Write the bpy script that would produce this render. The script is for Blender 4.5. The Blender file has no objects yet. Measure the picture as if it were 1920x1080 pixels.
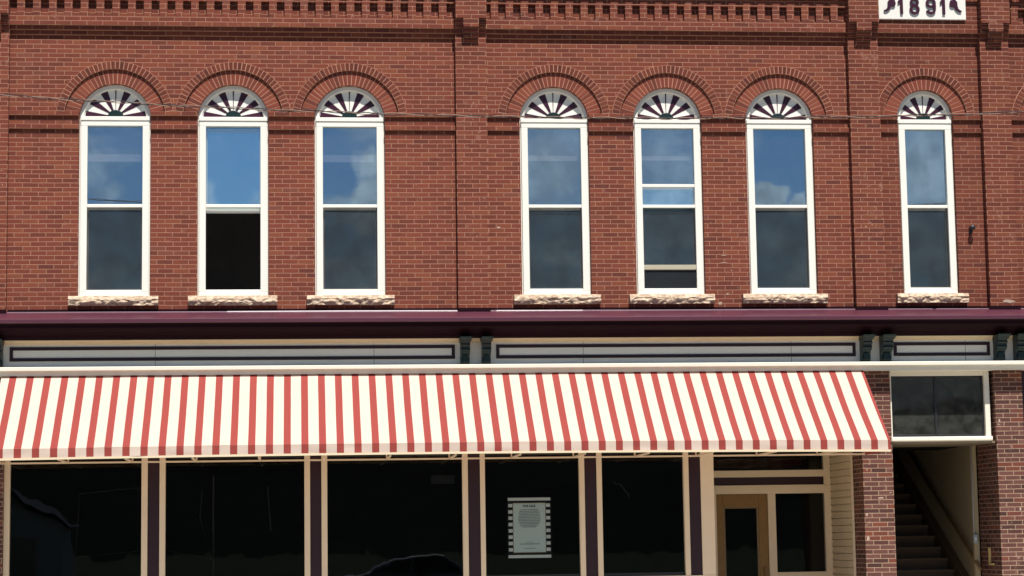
import bpy, bmesh, math, random
from mathutils import Vector, Matrix, noise as mnoise
random.seed(1891)
sc = bpy.context.scene
COL = sc.collection
SUN_EL, SUN_AZ, TAN = 63.0, 10.0, 1.96
PATCHES = [(2.78, 5.995, .055, .035, 0), (10.01, 4.925, .19, .055, -.10), (5.99, 5.055, .05, .03, 0), (5.885, 4.925, .06, .06, 0), (9.80, 3.235, .025, .07, -.096), (8.06, 2.18, .10, .03, -.096), (7.86, 1.62, .05, .08, -.096), (7.85, 1.95, .035, .05, -.096), (5.95, 5.60, .10, .010, 0), (5.95, 5.50, .12, .010, 0), (10.05, 2.0, .03, .06, -.096), (8.20, 2.25, .05, .012, -.096)]
XL, XR = -6.8, 12.8            # ends of the building front

# ------------------------------------------------------------------ mesh collector
class MB:
    def __init__(s): s.v = []; s.f = []
    def quad(s, *p):
        n = len(s.v); s.v += [tuple(q) for q in p]; s.f.append(tuple(range(n, n + len(p)))); return s
    def box(s, x0, x1, y0, y1, z0, z1):
        n = len(s.v)
        s.v += [(x, y, z) for z in (z0, z1) for y in (y0, y1) for x in (x0, x1)]
        for f in ((0, 2, 3, 1), (4, 5, 7, 6), (0, 1, 5, 4), (2, 6, 7, 3), (0, 4, 6, 2), (1, 3, 7, 5)):
            s.f.append(tuple(n + i for i in f))
        return s
    def hexa(s, p):            # 8 points, ordered like box
        n = len(s.v); s.v += [tuple(q) for q in p]
        for f in ((0, 2, 3, 1), (4, 5, 7, 6), (0, 1, 5, 4), (2, 6, 7, 3), (0, 4, 6, 2), (1, 3, 7, 5)):
            s.f.append(tuple(n + i for i in f))
        return s
    def prism_x(s, prof, x0, x1):      # closed profile of (y,z), extruded along x
        n = len(s.v); k = len(prof)
        s.v += [(x0, y, z) for y, z in prof] + [(x1, y, z) for y, z in prof]
        for i in range(k):
            j = (i + 1) % k; s.f.append((n + i, n + j, n + k + j, n + k + i))
        s.f.append(tuple(n + i for i in reversed(range(k)))); s.f.append(tuple(n + k + i for i in range(k)))
        return s
    def prism_y(s, prof, y0, y1):      # closed profile of (x,z), extruded along y
        n = len(s.v); k = len(prof)
        s.v += [(x, y0, z) for x, z in prof] + [(x, y1, z) for x, z in prof]
        for i in range(k):
            j = (i + 1) % k; s.f.append((n + i, n + j, n + k + j, n + k + i))
        s.f.append(tuple(n + i for i in reversed(range(k)))); s.f.append(tuple(n + k + i for i in range(k)))
        return s
    def band(s, cx, cz, r0, r1, y0, y1, a0=0.0, a1=math.pi, n=32):   # arched band
        for i in range(n):
            a = a0 + (a1 - a0) * i / n; b = a0 + (a1 - a0) * (i + 1) / n
            P = lambda r, t, y: (cx + r * math.cos(t), y, cz + r * math.sin(t))
            s.quad(P(r0, a, y0), P(r1, a, y0), P(r1, b, y0), P(r0, b, y0))
            s.quad(P(r0, a, y0), P(r0, b, y0), P(r0, b, y1), P(r0, a, y1))
            s.quad(P(r1, a, y0), P(r1, a, y1), P(r1, b, y1), P(r1, b, y0))
        for t in (a0, a1):
            s.quad(P(r0, t, y0), P(r0, t, y1), P(r1, t, y1), P(r1, t, y0))
        return s
    def tube(s, pts, r, n=8):
        pts = [Vector(p) for p in pts]; base = len(s.v); up = Vector((0.13, 0.21, 0.97))
        for i, p in enumerate(pts):
            d = (pts[min(i + 1, len(pts) - 1)] - pts[max(i - 1, 0)]).normalized()
            a = d.cross(up)
            if a.length < 1e-3: a = d.cross(Vector((1, 0, 0)))
            a.normalize(); b = d.cross(a)
            for k in range(n):
                t = 2 * math.pi * k / n; s.v.append(tuple(p + (a * math.cos(t) + b * math.sin(t)) * r))
        for i in range(len(pts) - 1):
            for k in range(n):
                k2 = (k + 1) % n; o = base + i * n
                s.f.append((o + k, o + k2, o + n + k2, o + n + k))
        s.f.append(tuple(base + k for k in reversed(range(n)))); s.f.append(tuple(base + (len(pts) - 1) * n + k for k in range(n)))
        return s
    def build(s, name, mat, parent=None, smooth=False, bevel=0.0, fix=True):
        me = bpy.data.meshes.new(name); me.from_pydata(s.v, [], s.f)
        if fix:
            bm = bmesh.new(); bm.from_mesh(me); bmesh.ops.recalc_face_normals(bm, faces=bm.faces); bm.to_mesh(me); bm.free()
        o = bpy.data.objects.new(name, me); COL.objects.link(o)
        if mat: me.materials.append(mat)
        if smooth:
            for p in me.polygons: p.use_smooth = True
        if bevel:
            m = o.modifiers.new('bevel', 'BEVEL'); m.width = bevel; m.segments = 2; m.limit_method = 'ANGLE'
        if parent: o.parent = parent
        return o

def thing(name, label, cat, loc=(0, 0, 0), group=None):
    o = bpy.data.objects.new(name, None); COL.objects.link(o); o.location = loc; o.empty_display_size = .2
    o['label'] = label; o['category'] = cat
    if group: o['group'] = group
    return o

# ------------------------------------------------------------------ materials
def newmat(name):
    m = bpy.data.materials.new(name); m.use_nodes = True; nt = m.node_tree; nt.nodes.clear()
    out = nt.nodes.new('ShaderNodeOutputMaterial'); return m, nt, out
def N(nt, t, **kw):
    n = nt.nodes.new(t)
    for k, v in kw.items():
        if k.startswith('i_'): n.inputs[k[2:].replace('_', ' ')].default_value = v
        else: setattr(n, k, v)
    return n
def M(nt, op, a, b=None, c=None, clamp=False):
    n = nt.nodes.new('ShaderNodeMath'); n.operation = op; n.use_clamp = clamp
    for i, x in enumerate((a, b, c)):
        if x is None: continue
        if isinstance(x, (int, float)): n.inputs[i].default_value = x
        else: nt.links.new(x, n.inputs[i])
    return n.outputs[0]
def MIX(nt, f, a, b, mode='MIX'):
    n = nt.nodes.new('ShaderNodeMix'); n.data_type = 'RGBA'; n.blend_type = mode
    for s, x in ((n.inputs['Factor'], f), (n.inputs['A'], a), (n.inputs['B'], b)):
        if isinstance(x, (int, float)): s.default_value = x
        elif isinstance(x, tuple): s.default_value = (*x, 1) if len(x) == 3 else x
        else: nt.links.new(x, s)
    return n.outputs['Result']
def SMOOTH(nt, x, lo, hi, a=0., b=1.):
    n = nt.nodes.new('ShaderNodeMapRange'); n.interpolation_type = 'SMOOTHSTEP'
    n.inputs['From Min'].default_value = lo; n.inputs['From Max'].default_value = hi
    n.inputs['To Min'].default_value = a; n.inputs['To Max'].default_value = b
    nt.links.new(x, n.inputs['Value']); return n.outputs['Result']
def POS(nt): return nt.nodes.new('ShaderNodeNewGeometry')
def NOISE(nt, vec, scale, detail=3, rough=.55, out=0):
    n = nt.nodes.new('ShaderNodeTexNoise'); n.inputs['Scale'].default_value = scale
    n.inputs['Detail'].default_value = detail; n.inputs['Roughness'].default_value = rough
    if vec is not None: nt.links.new(vec, n.inputs['Vector'])
    return n.outputs[out]
def PRIN(nt, out, col, rough=.7, bump=None, dist=.004, strength=.5, spec=.5, metal=0.):
    p = nt.nodes.new('ShaderNodeBsdfPrincipled')
    if isinstance(col, tuple): p.inputs['Base Color'].default_value = (*col, 1)
    else: nt.links.new(col, p.inputs['Base Color'])
    if isinstance(rough, (int, float)): p.inputs['Roughness'].default_value = rough
    else: nt.links.new(rough, p.inputs['Roughness'])
    p.inputs['Specular IOR Level'].default_value = spec; p.inputs['Metallic'].default_value = metal
    if bump is not None:
        b = nt.nodes.new('ShaderNodeBump'); b.inputs['Distance'].default_value = dist; b.inputs['Strength'].default_value = strength
        nt.links.new(bump, b.inputs['Height']); nt.links.new(b.outputs[0], p.inputs['Normal'])
    if out is not None: nt.links.new(p.outputs[0], out.inputs['Surface'])
    return p
def RAMP(nt, f, stops):
    r = nt.nodes.new('ShaderNodeValToRGB'); e = r.color_ramp.elements
    while len(e) < len(stops): e.new(.5)
    for k, (p, c) in enumerate(stops): e[k].position = p; e[k].color = (*c, 1)
    nt.links.new(f, r.inputs[0]); return r.outputs[0]

def paint(name, col, rough=.5, var=.1, dirt=.25, dirtcol=(.30, .24, .17), scale=2.2, spec=.4):
    m, nt, out = newmat(name); g = POS(nt)
    n1 = NOISE(nt, g.outputs['Position'], scale, 5, .6); n2 = NOISE(nt, g.outputs['Position'], 38, 3, .6)
    c = MIX(nt, SMOOTH(nt, n1, .35, .7, 0, var), col, tuple(min(1, x * .72) for x in col))
    st = nt.nodes.new('ShaderNodeMapping'); st.inputs['Scale'].default_value = (9, 9, 1.3); nt.links.new(g.outputs['Position'], st.inputs['Vector'])
    n3 = NOISE(nt, st.outputs[0], 2.0, 5, .65)
    c = MIX(nt, SMOOTH(nt, n3, .56, .78, 0, dirt), c, dirtcol)
    PRIN(nt, out, c, rough, n2, .0012, .35, spec); return m

BRK_UP = [(0, (.165, .049, .038)), (.06, (.200, .054, .039)), (.28, (.222, .059, .041)), (.55, (.248, .066, .044)),
          (.80, (.270, .075, .047)), (.94, (.290, .090, .050)), (1, (.235, .078, .060))]
def dim(r, k): return [(p, tuple(x * k for x in c)) for p, c in r]
BRK_UP = dim([(p, (c[0], c[1] * .96, c[2] * .90)) for p, c in BRK_UP], .755)
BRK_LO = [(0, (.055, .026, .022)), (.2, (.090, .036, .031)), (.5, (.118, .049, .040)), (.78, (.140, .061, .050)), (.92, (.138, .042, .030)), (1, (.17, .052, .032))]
def brick(name, x0, z0, ramp, L=.2135, h=.0625, mw=.0098, mortar=(.35, .17, .11), worn=.0, seed=0.):
    m, nt, out = newmat(name); g = POS(nt); pos = g.outputs['Position']
    s = nt.nodes.new('ShaderNodeSeparateXYZ'); nt.links.new(pos, s.inputs[0])
    sn = nt.nodes.new('ShaderNodeSeparateXYZ'); nt.links.new(g.outputs['True Normal'], sn.inputs[0])
    side = M(nt, 'GREATER_THAN', M(nt, 'ABSOLUTE', sn.outputs[0]), .5)
    u = M(nt, 'ADD', M(nt, 'MULTIPLY', s.outputs[0], M(nt, 'SUBTRACT', 1, side)), M(nt, 'MULTIPLY', s.outputs[1], side))
    wob = NOISE(nt, pos, 22, 3, .6); wob2 = NOISE(nt, pos, 1.7, 2, .5)
    z = M(nt, 'ADD', s.outputs[2], M(nt, 'MULTIPLY', M(nt, 'SUBTRACT', wob, .5), .0060))
    z = M(nt, 'ADD', z, M(nt, 'MULTIPLY', M(nt, 'SUBTRACT', wob2, .5), .010))
    zz = M(nt, 'DIVIDE', M(nt, 'SUBTRACT', z, z0 - 60 * h), h)
    row = M(nt, 'FLOOR', zz); fz = M(nt, 'FRACT', zz)
    wr = N(nt, 'ShaderNodeTexWhiteNoise', noise_dimensions='1D'); nt.links.new(M(nt, 'ADD', row, seed + .37), wr.inputs['W'])
    jit = M(nt, 'MULTIPLY', M(nt, 'SUBTRACT', wr.outputs['Value'], .5), .09)
    par = M(nt, 'MULTIPLY', M(nt, 'MODULO', row, 2), .5)
    uu = M(nt, 'ADD', M(nt, 'ADD', M(nt, 'DIVIDE', M(nt, 'SUBTRACT', u, x0 - 200 * L), L), par), jit)
    uu = M(nt, 'ADD', uu, M(nt, 'MULTIPLY', M(nt, 'SUBTRACT', wob, .5), .03))
    col = M(nt, 'FLOOR', uu); fu = M(nt, 'FRACT', uu)
    cv = nt.nodes.new('ShaderNodeCombineXYZ')
    nt.links.new(col, cv.inputs[0]); nt.links.new(row, cv.inputs[1]); cv.inputs[2].default_value = seed
    wn = N(nt, 'ShaderNodeTexWhiteNoise', noise_dimensions='3D'); nt.links.new(cv.outputs[0], wn.inputs['Vector'])
    rs = nt.nodes.new('ShaderNodeSeparateXYZ'); nt.links.new(wn.outputs['Color'], rs.inputs[0])
    dz = M(nt, 'MULTIPLY', M(nt, 'MINIMUM', fz, M(nt, 'SUBTRACT', 1, fz)), h)
    du = M(nt, 'MULTIPLY', M(nt, 'MINIMUM', fu, M(nt, 'SUBTRACT', 1, fu)), L)
    d = M(nt, 'MINIMUM', dz, du)
    d = M(nt, 'ADD', d, M(nt, 'MULTIPLY', M(nt, 'SUBTRACT', NOISE(nt, pos, 55, 3, .6), .5), .004))
    bm = SMOOTH(nt, d, mw / 2 - .0014, mw / 2 + .0014)
    bc = RAMP(nt, rs.outputs[0], ramp)
    fine = NOISE(nt, pos, 75, 4, .65); blot = NOISE(nt, pos, 1.1, 4, .6)
    bc = MIX(nt, 1., bc, MIX(nt, fine, (.72, .72, .72), (1.26, 1.24, 1.22)), 'MULTIPLY')
    bc = MIX(nt, SMOOTH(nt, blot, .45, .75, 0, .30), bc, MIX(nt, 1., bc, (.72, .70, .76), 'MULTIPLY'))
    mps = nt.nodes.new('ShaderNodeMapping'); mps.inputs['Scale'].default_value = (3.5, 3.5, .45); nt.links.new(pos, mps.inputs['Vector'])
    bc = MIX(nt, SMOOTH(nt, NOISE(nt, mps.outputs[0], 1.0, 5, .6), .50, .72, 0, .30), bc, MIX(nt, 1., bc, (.62, .62, .66), 'MULTIPLY'))
    # pale bloom and smeared mortar on some bricks
    sm = NOISE(nt, pos, 6.5, 5, .7)
    bc = MIX(nt, M(nt, 'MULTIPLY', SMOOTH(nt, sm, .60, .72), .30 + worn), bc, (.46, .27, .21))
    spal = M(nt, 'MULTIPLY', SMOOTH(nt, NOISE(nt, pos, 24, 3, .6), .66, .72), SMOOTH(nt, NOISE(nt, pos, .9, 2, .5), .52, .66))
    bc = MIX(nt, M(nt, 'MULTIPLY', spal, .7 + worn), bc, (.60, .46, .36))
    mc = MIX(nt, NOISE(nt, pos, 9, 4, .7), tuple(x * .66 for x in mortar), tuple(min(.8, x * 1.30) for x in mortar))
    c = MIX(nt, bm, mc, bc)
    hgt = M(nt, 'ADD', M(nt, 'ADD', bm, M(nt, 'MULTIPLY', fine, .35)), M(nt, 'MULTIPLY', rs.outputs[1], .25))
    PRIN(nt, out, c, .88, hgt, .006, .55, .25); return m

def voussoir_mat(kk=1.):
    m, nt, out = newmat('arch brick'); g = POS(nt)
    bc = RAMP(nt, g.outputs['Random Per Island'], dim([(0, (.125, .035, .025)), (.25, (.168, .042, .028)), (.6, (.198, .049, .031)), (1, (.220, .060, .035))], kk))
    fine = NOISE(nt, g.outputs['Position'], 70, 4, .65)
    bc = MIX(nt, 1., bc, MIX(nt, fine, (.74, .74, .74), (1.24, 1.22, 1.2)), 'MULTIPLY')
    PRIN(nt, out, bc, .88, fine, .003, .5, .25); return m
def simple(name, col, rough=.8, nscale=20, amt=.2, spec=.3, bump=.003):
    m, nt, out = newmat(name); g = POS(nt); n = NOISE(nt, g.outputs['Position'], nscale, 5, .65)
    c = MIX(nt, n, tuple(x * (1 - amt) for x in col), tuple(min(1, x * (1 + amt)) for x in col))
    PRIN(nt, out, c, rough, n, bump, .5, spec); return m

def glass(name, refl, tint, trans, rough=.0, dust=0., dustcol=(.3, .3, .27), wave=.0):
    m, nt, out = newmat(name); g = POS(nt)
    gl = N(nt, 'ShaderNodeBsdfGlossy'); gl.inputs['Color'].default_value = (*tint, 1); gl.inputs['Roughness'].default_value = rough
    if wave:
        mp = nt.nodes.new('ShaderNodeMapping'); mp.inputs['Scale'].default_value = (1, 1, .6); nt.links.new(g.outputs['Position'], mp.inputs['Vector'])
        b = N(nt, 'ShaderNodeBump'); b.inputs['Distance'].default_value = wave; b.inputs['Strength'].default_value = 1
        nt.links.new(NOISE(nt, mp.outputs[0], 2.3, 2, .4), b.inputs['Height']); nt.links.new(b.outputs[0], gl.inputs['Normal'])
    tr = N(nt, 'ShaderNodeBsdfTransparent'); tr.inputs['Color'].default_value = (*trans, 1)
    mx = N(nt, 'ShaderNodeMixShader'); mx.inputs[0].default_value = refl
    nt.links.new(tr.outputs[0], mx.inputs[1]); nt.links.new(gl.outputs[0], mx.inputs[2]); s = mx.outputs[0]
    if dust:
        df = N(nt, 'ShaderNodeBsdfDiffuse'); df.inputs['Color'].default_value = (*dustcol, 1)
        n = NOISE(nt, g.outputs['Position'], 7, 6, .7); n2 = NOISE(nt, g.outputs['Position'], 60, 3, .7)
        f = M(nt, 'MULTIPLY', M(nt, 'ADD', SMOOTH(nt, n, .3, .8, .35, 1.2), M(nt, 'MULTIPLY', SMOOTH(nt, n2, .55, .8), .5)), dust, clamp=True)
        m2 = N(nt, 'ShaderNodeMixShader'); nt.links.new(f, m2.inputs[0]); nt.links.new(s, m2.inputs[1]); nt.links.new(df.outputs[0], m2.inputs[2]); s = m2.outputs[0]
    nt.links.new(s, out.inputs['Surface']); return m
def screen_mat():
    m, nt, out = newmat('insect screen'); g = POS(nt)
    tr = N(nt, 'ShaderNodeBsdfTransparent'); df = N(nt, 'ShaderNodeBsdfDiffuse'); df.inputs['Color'].default_value = (.030, .035, .041, 1)
    mx = N(nt, 'ShaderNodeMixShader'); n = NOISE(nt, g.outputs['Position'], 2.6, 5, .6)
    nt.links.new(SMOOTH(nt, n, .3, .75, .68, .80), mx.inputs[0])
    nt.links.new(tr.outputs[0], mx.inputs[1]); nt.links.new(df.outputs[0], mx.inputs[2]); nt.links.new(mx.outputs[0], out.inputs['Surface']); return m

S0, PER = -3.8486, .2284
def awning_mat():
    m, nt, out = newmat('striped canvas'); g = POS(nt)
    s = nt.nodes.new('ShaderNodeSeparateXYZ'); nt.links.new(g.outputs['Position'], s.inputs[0])
    x = M(nt, 'ADD', s.outputs[0], M(nt, 'MULTIPLY', M(nt, 'SUBTRACT', NOISE(nt, g.outputs['Position'], 1.3, 2, .5), .5), .006))
    fr = M(nt, 'FRACT', M(nt, 'DIVIDE', M(nt, 'SUBTRACT', x, S0 - 100 * PER), PER))
    red = M(nt, 'LESS_THAN', fr, .405)
    mp = nt.nodes.new('ShaderNodeMapping'); mp.inputs['Scale'].default_value = (6, .8, .8); nt.links.new(g.outputs['Position'], mp.inputs['Vector'])
    n = NOISE(nt, mp.outputs[0], 2.2, 5, .6); weave = NOISE(nt, g.outputs['Position'], 160, 2, .5)
    cr = MIX(nt, SMOOTH(nt, n, .4, .75, 0, .35), (.68, .555, .475), (.62, .50, .42))
    rd = MIX(nt, SMOOTH(nt, n, .4, .75, 0, .4), (.335, .064, .054), (.28, .055, .047))
    c = MIX(nt, red, cr, rd)
    c = MIX(nt, 1., c, MIX(nt, weave, (.92, .92, .92), (1.06, 1.06, 1.06)), 'MULTIPLY')
    p = PRIN(nt, None, c, .8, weave, .0008, .4, .15)
    t = N(nt, 'ShaderNodeBsdfTranslucent'); nt.links.new(c, t.inputs['Color'])
    mx = N(nt, 'ShaderNodeMixShader'); mx.inputs[0].default_value = .18
    nt.links.new(p.outputs[0], mx.inputs[1]); nt.links.new(t.outputs[0], mx.inputs[2]); nt.links.new(mx.outputs[0], out.inputs['Surface']); return m

ZC = 8.803     # a bed joint of the upper wall
B = {'wall1': brick('brick wall', -3.945, ZC, BRK_UP, seed=1), 'wall2': brick('brick wall middle', 2.646, ZC, dim(BRK_UP, .95), seed=5),
     'wall3': brick('brick wall right', 8.26, ZC, dim(BRK_UP, .84), mortar=(.30, .145, .095), seed=9)}
def pil_mat(x0, k): return brick('pilaster brick', x0, ZC - .015, dim(BRK_UP, (1, .96, .86, .84, .84, 1)[k]), seed=20 + k)
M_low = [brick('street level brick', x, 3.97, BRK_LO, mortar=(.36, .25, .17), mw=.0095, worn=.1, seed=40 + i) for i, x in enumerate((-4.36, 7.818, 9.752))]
M_vous = voussoir_mat(1.04); M_vous2 = voussoir_mat(.76); M_mort = simple('arch mortar', (.42, .21, .14), .9, 25, .3)
CREAM = (.80, .75, .64)
M_cream = paint('cream paint', CREAM, .45, .12, .10); M_white = paint('white window paint', (.84, .82, .75), .42, .06, .05)
M_shop = paint('storefront cream paint', (.80, .64, .45), .45, .15, .12)
M_frieze = paint('frieze paint', (.90, .85, .74), .5, .08, .06); M_bed = paint('cream tinted by bounce', (.74, .58, .36), .5, .1, .1)
M_purp = paint('plum metal cornice', (.088, .023, .042), .32, .25, .10, (.16, .08, .08), 3.0, .6); M_cove = paint('plum darkened for shade', (.014, .003, .006), .6, .2, .05, (.03, .010, .015), 3.0, .08)
M_maroon = paint('maroon paint', (.026, .007, .012), .4, .1, .05, (.06, .03, .03)); M_fan = paint('fanlight maroon', (.042, .007, .022), .4, .1, .03, (.1, .04, .05))
M_green = paint('dark green paint', (.005, .019, .019), .4, .2, .08, (.03, .045, .04)); M_side = paint('clapboard paint', (.74, .60, .41), .6, .2, .15)
M_door = simple('varnished wood', (.23, .115, .014), .4, 12, .3, .5); M_rail = simple('handrail wood', (.20, .12, .04), .35, 14, .25, .5); M_strap = simple('pale strap', (.62, .45, .18), .4, 14, .2, .4); M_sof2 = paint('tan rail paint', (.46, .42, .31), .5, .1, .2); M_sof = paint('soffit paint', (.22, .17, .11), .6, .2, .2)
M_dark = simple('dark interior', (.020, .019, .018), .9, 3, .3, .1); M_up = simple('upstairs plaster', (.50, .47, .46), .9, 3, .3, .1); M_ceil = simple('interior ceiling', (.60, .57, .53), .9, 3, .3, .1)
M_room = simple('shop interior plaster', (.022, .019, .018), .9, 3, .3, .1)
M_plast = simple('stairwell plaster', (.46, .37, .23), .8, 5, .15, .2); M_step = simple('stair wood', (.13, .078, .042), .6, 8, .3, .3)
M_gup = glass('upper sash glass', .35, (.58, .81, .96), (.98, .98, .98), 0., .02, (.5, .5, .5), .0005); M_glo = glass('lower sash glass', .92, (.74, .98, 1.0), (.8, .82, .83), 0., .01, (.5, .5, .5), .0005)
M_gsh = glass('shop glass', .022, (.9, .95, 1.), (.8, .82, .82), .0, 0, wave=.0014); M_gdust = glass('dusty transom glass', .018, (.9, .95, 1.), (.35, .36, .36), .02, .07, (.55, .58, .52))
M_screen = screen_mat(); M_shade = simple('roller shade cloth', (.30, .28, .30), .8, 6, .05); M_dmetal = simple('dark metal frame', (.018, .018, .02), .4, 20, .3, .5)
M_stone, nt, out = newmat('rock faced limestone')
g = POS(nt); n = NOISE(nt, g.outputs['Position'], 16, 6, .7); n2 = NOISE(nt, g.outputs['Position'], 60, 4, .7)
PRIN(nt, out, MIX(nt, SMOOTH(nt, n, .35, .65), (.40, .28, .19), (.68, .54, .40)), .85, n2, .006, .7, .2)

# ------------------------------------------------------------------ building
bld = thing('brick_building', 'two storey red brick building dated 1891 with arched upstairs windows above a shopfront', 'building')
ZA = 7.512                       # springing of the window arches
WINS = [(-2.500, .487), (-.889, .487), (.719, .487), (3.583, .487), (5.194, .487), (6.803, .487), (8.928, .407), (10.985, .487)]
def zarc(hw): return ZA if hw > .45 else 7.583
BAYS = [(XL, -4.36, 'wall1', []), (-3.93, 2.198, 'wall1', WINS[0:3]), (2.63, 7.81, 'wall2', WINS[3:6]), (8.245, 9.745, 'wall3', [WINS[6]]), (10.165, XR, 'wall3', [WINS[7]])]
ZB, ZT = 4.40, 10.4
for (x0, x1, mk, ws) in BAYS:
    m = MB(); cur = x0
    for (c, hw) in ws:
        a, b = c - hw, c + hw; za = zarc(hw); ztop = za + hw + .35; zs = 4.98
        m.quad((cur, 0, ZB), (a, 0, ZB), (a, 0, ZT), (cur, 0, ZT))
        m.quad((a, 0, ZB), (b, 0, ZB), (b, 0, zs), (a, 0, zs)); m.quad((a, 0, ztop), (b, 0, ztop), (b, 0, ZT), (a, 0, ZT))
        n = 28
        for i in range(n):
            t0, t1 = math.pi * i / n, math.pi * (i + 1) / n
            p = (c - hw * math.cos(t0), za + hw * math.sin(t0)); q = (c - hw * math.cos(t1), za + hw * math.sin(t1))
            m.quad((p[0], 0, p[1]), (q[0], 0, q[1]), (q[0], 0, ztop), (p[0], 0, ztop))
            m.quad((p[0], 0, p[1]), (p[0], .24, p[1]), (q[0], .24, q[1]), (q[0], 0, q[1]))
        for e in (a, b): m.quad((e, 0, zs), (e, .24, zs), (e, .24, za), (e, 0, za))
        m.quad((a, 0, zs), (b, 0, zs), (b, .24, zs), (a, .24, zs)); cur = b
    m.quad((cur, 0, ZB), (x1, 0, ZB), (x1, 0, ZT), (cur, 0, ZT))
    m.build('wall', B[mk], bld, fix=False)
    # two string courses, broken by the windows, and three stepped courses with the dentil table above
    e0 = x0
    for (c, hw) in ws + [(None, 0)]:
        e1 = x1 if c is None else c - hw - .001
        MB().box(e0, e1, -.035, .02, 7.553, 7.6155 - .002).build('string_course', B[mk], bld); MB().box(e0, e1, -.035, .02, 7.3655, 7.428).build('string_course', B[mk], bld)
        if c is not None: e0 = c + hw + .001
    k = MB(); F = -.093
    k.box(x0, x1, -.031, .02, 8.678, 8.7405); k.box(x0, x1, -.062, .02, 8.7405, 8.803)
    k.box(x0, x1, F, .02, 8.803, 8.948)
    k.box(x0, x1, -.036, .02, 8.948, 9.158); k.box(x0, x1, F, .02, 9.158, 9.265)
    ph = {-3.93: -3.940, 2.63: 2.806, 8.245: 8.0, 10.165: 10.12}.get(x0, x0); pt = .2150 if x0 == -3.93 else .2119
    # the plaque bay has no dentils; elsewhere blocks stand between the sunk holes
    if x0 == 8.245:
        k.box(x0, x1, F - .001, -.02, 8.9485, 9.1575)
    else:
        i = -1
        while ph + i * pt < x1:
            a = max(x0, ph + i * pt + .108); b = min(x1, ph + (i + 1) * pt)
            if b - a > .01: k.box(a + random.uniform(-.003, .003) * (a > x0), b, F, -.02, 8.9485, 9.1575)
            i += 1
    k.box(x0, x1, F - .030, .02, 9.265, 9.3275)
    i = -1 if x0 != 8.245 else 999
    while ph + i * pt < x1:
        a = max(x0, ph + i * pt + .02); b = min(x1, ph + i * pt + .128)
        if b - a > .01: k.box(a, b, F - .075, F - .031, 9.3275, 9.53)
        i += 1
    k.box(x0, x1, F - .030, .02, 9.3275, 9.53); k.box(x0, x1, F - .11, .02, 9.53, 9.72); k.box(x0, x1, F - .18, .02, 9.72, 9.86); k.box(x0, x1, F, .02, 9.86, 10.4)
    k.build('corbel_table', B[mk], bld)
# pilasters with stepped corbels
for k, (a, b) in enumerate([(-4.36, -3.93), (2.198, 2.63), (7.81, 8.245), (9.745, 10.165), (XR, XR + .43), (XL - .43, XL)]):
    m = MB(); y0 = -.10; m.box(a, b, y0, .05, ZB, 8.616)
    c = (a + b) / 2; st = .030; w = .108
    for i in range(6):                       # centre block: 4 steps, 2 courses earlier
        z = 8.616 + i * .0625
        if i < 4: m.box(c - w, c + w, y0 - st * (i + 1), .05, z, z + .0625)
        else: m.box(c - w, c + w, y0 - st * 4, .05, z, z + .0625)
        d = 0 if i < 2 else st * (i - 1)
        for (e, f) in ((a, c - w), (c + w, b)): m.box(e, f, y0 - d, .05, z, z + .0625)
    m.box(a, b, y0 - st * 4, .05, 8.616 + .375, 10.6); m.box(a - .03, b + .03, y0 - st * 4 - .06, .05, 10.6, 10.72)
    m.build('pilaster', pil_mat(a, k), bld)

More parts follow.
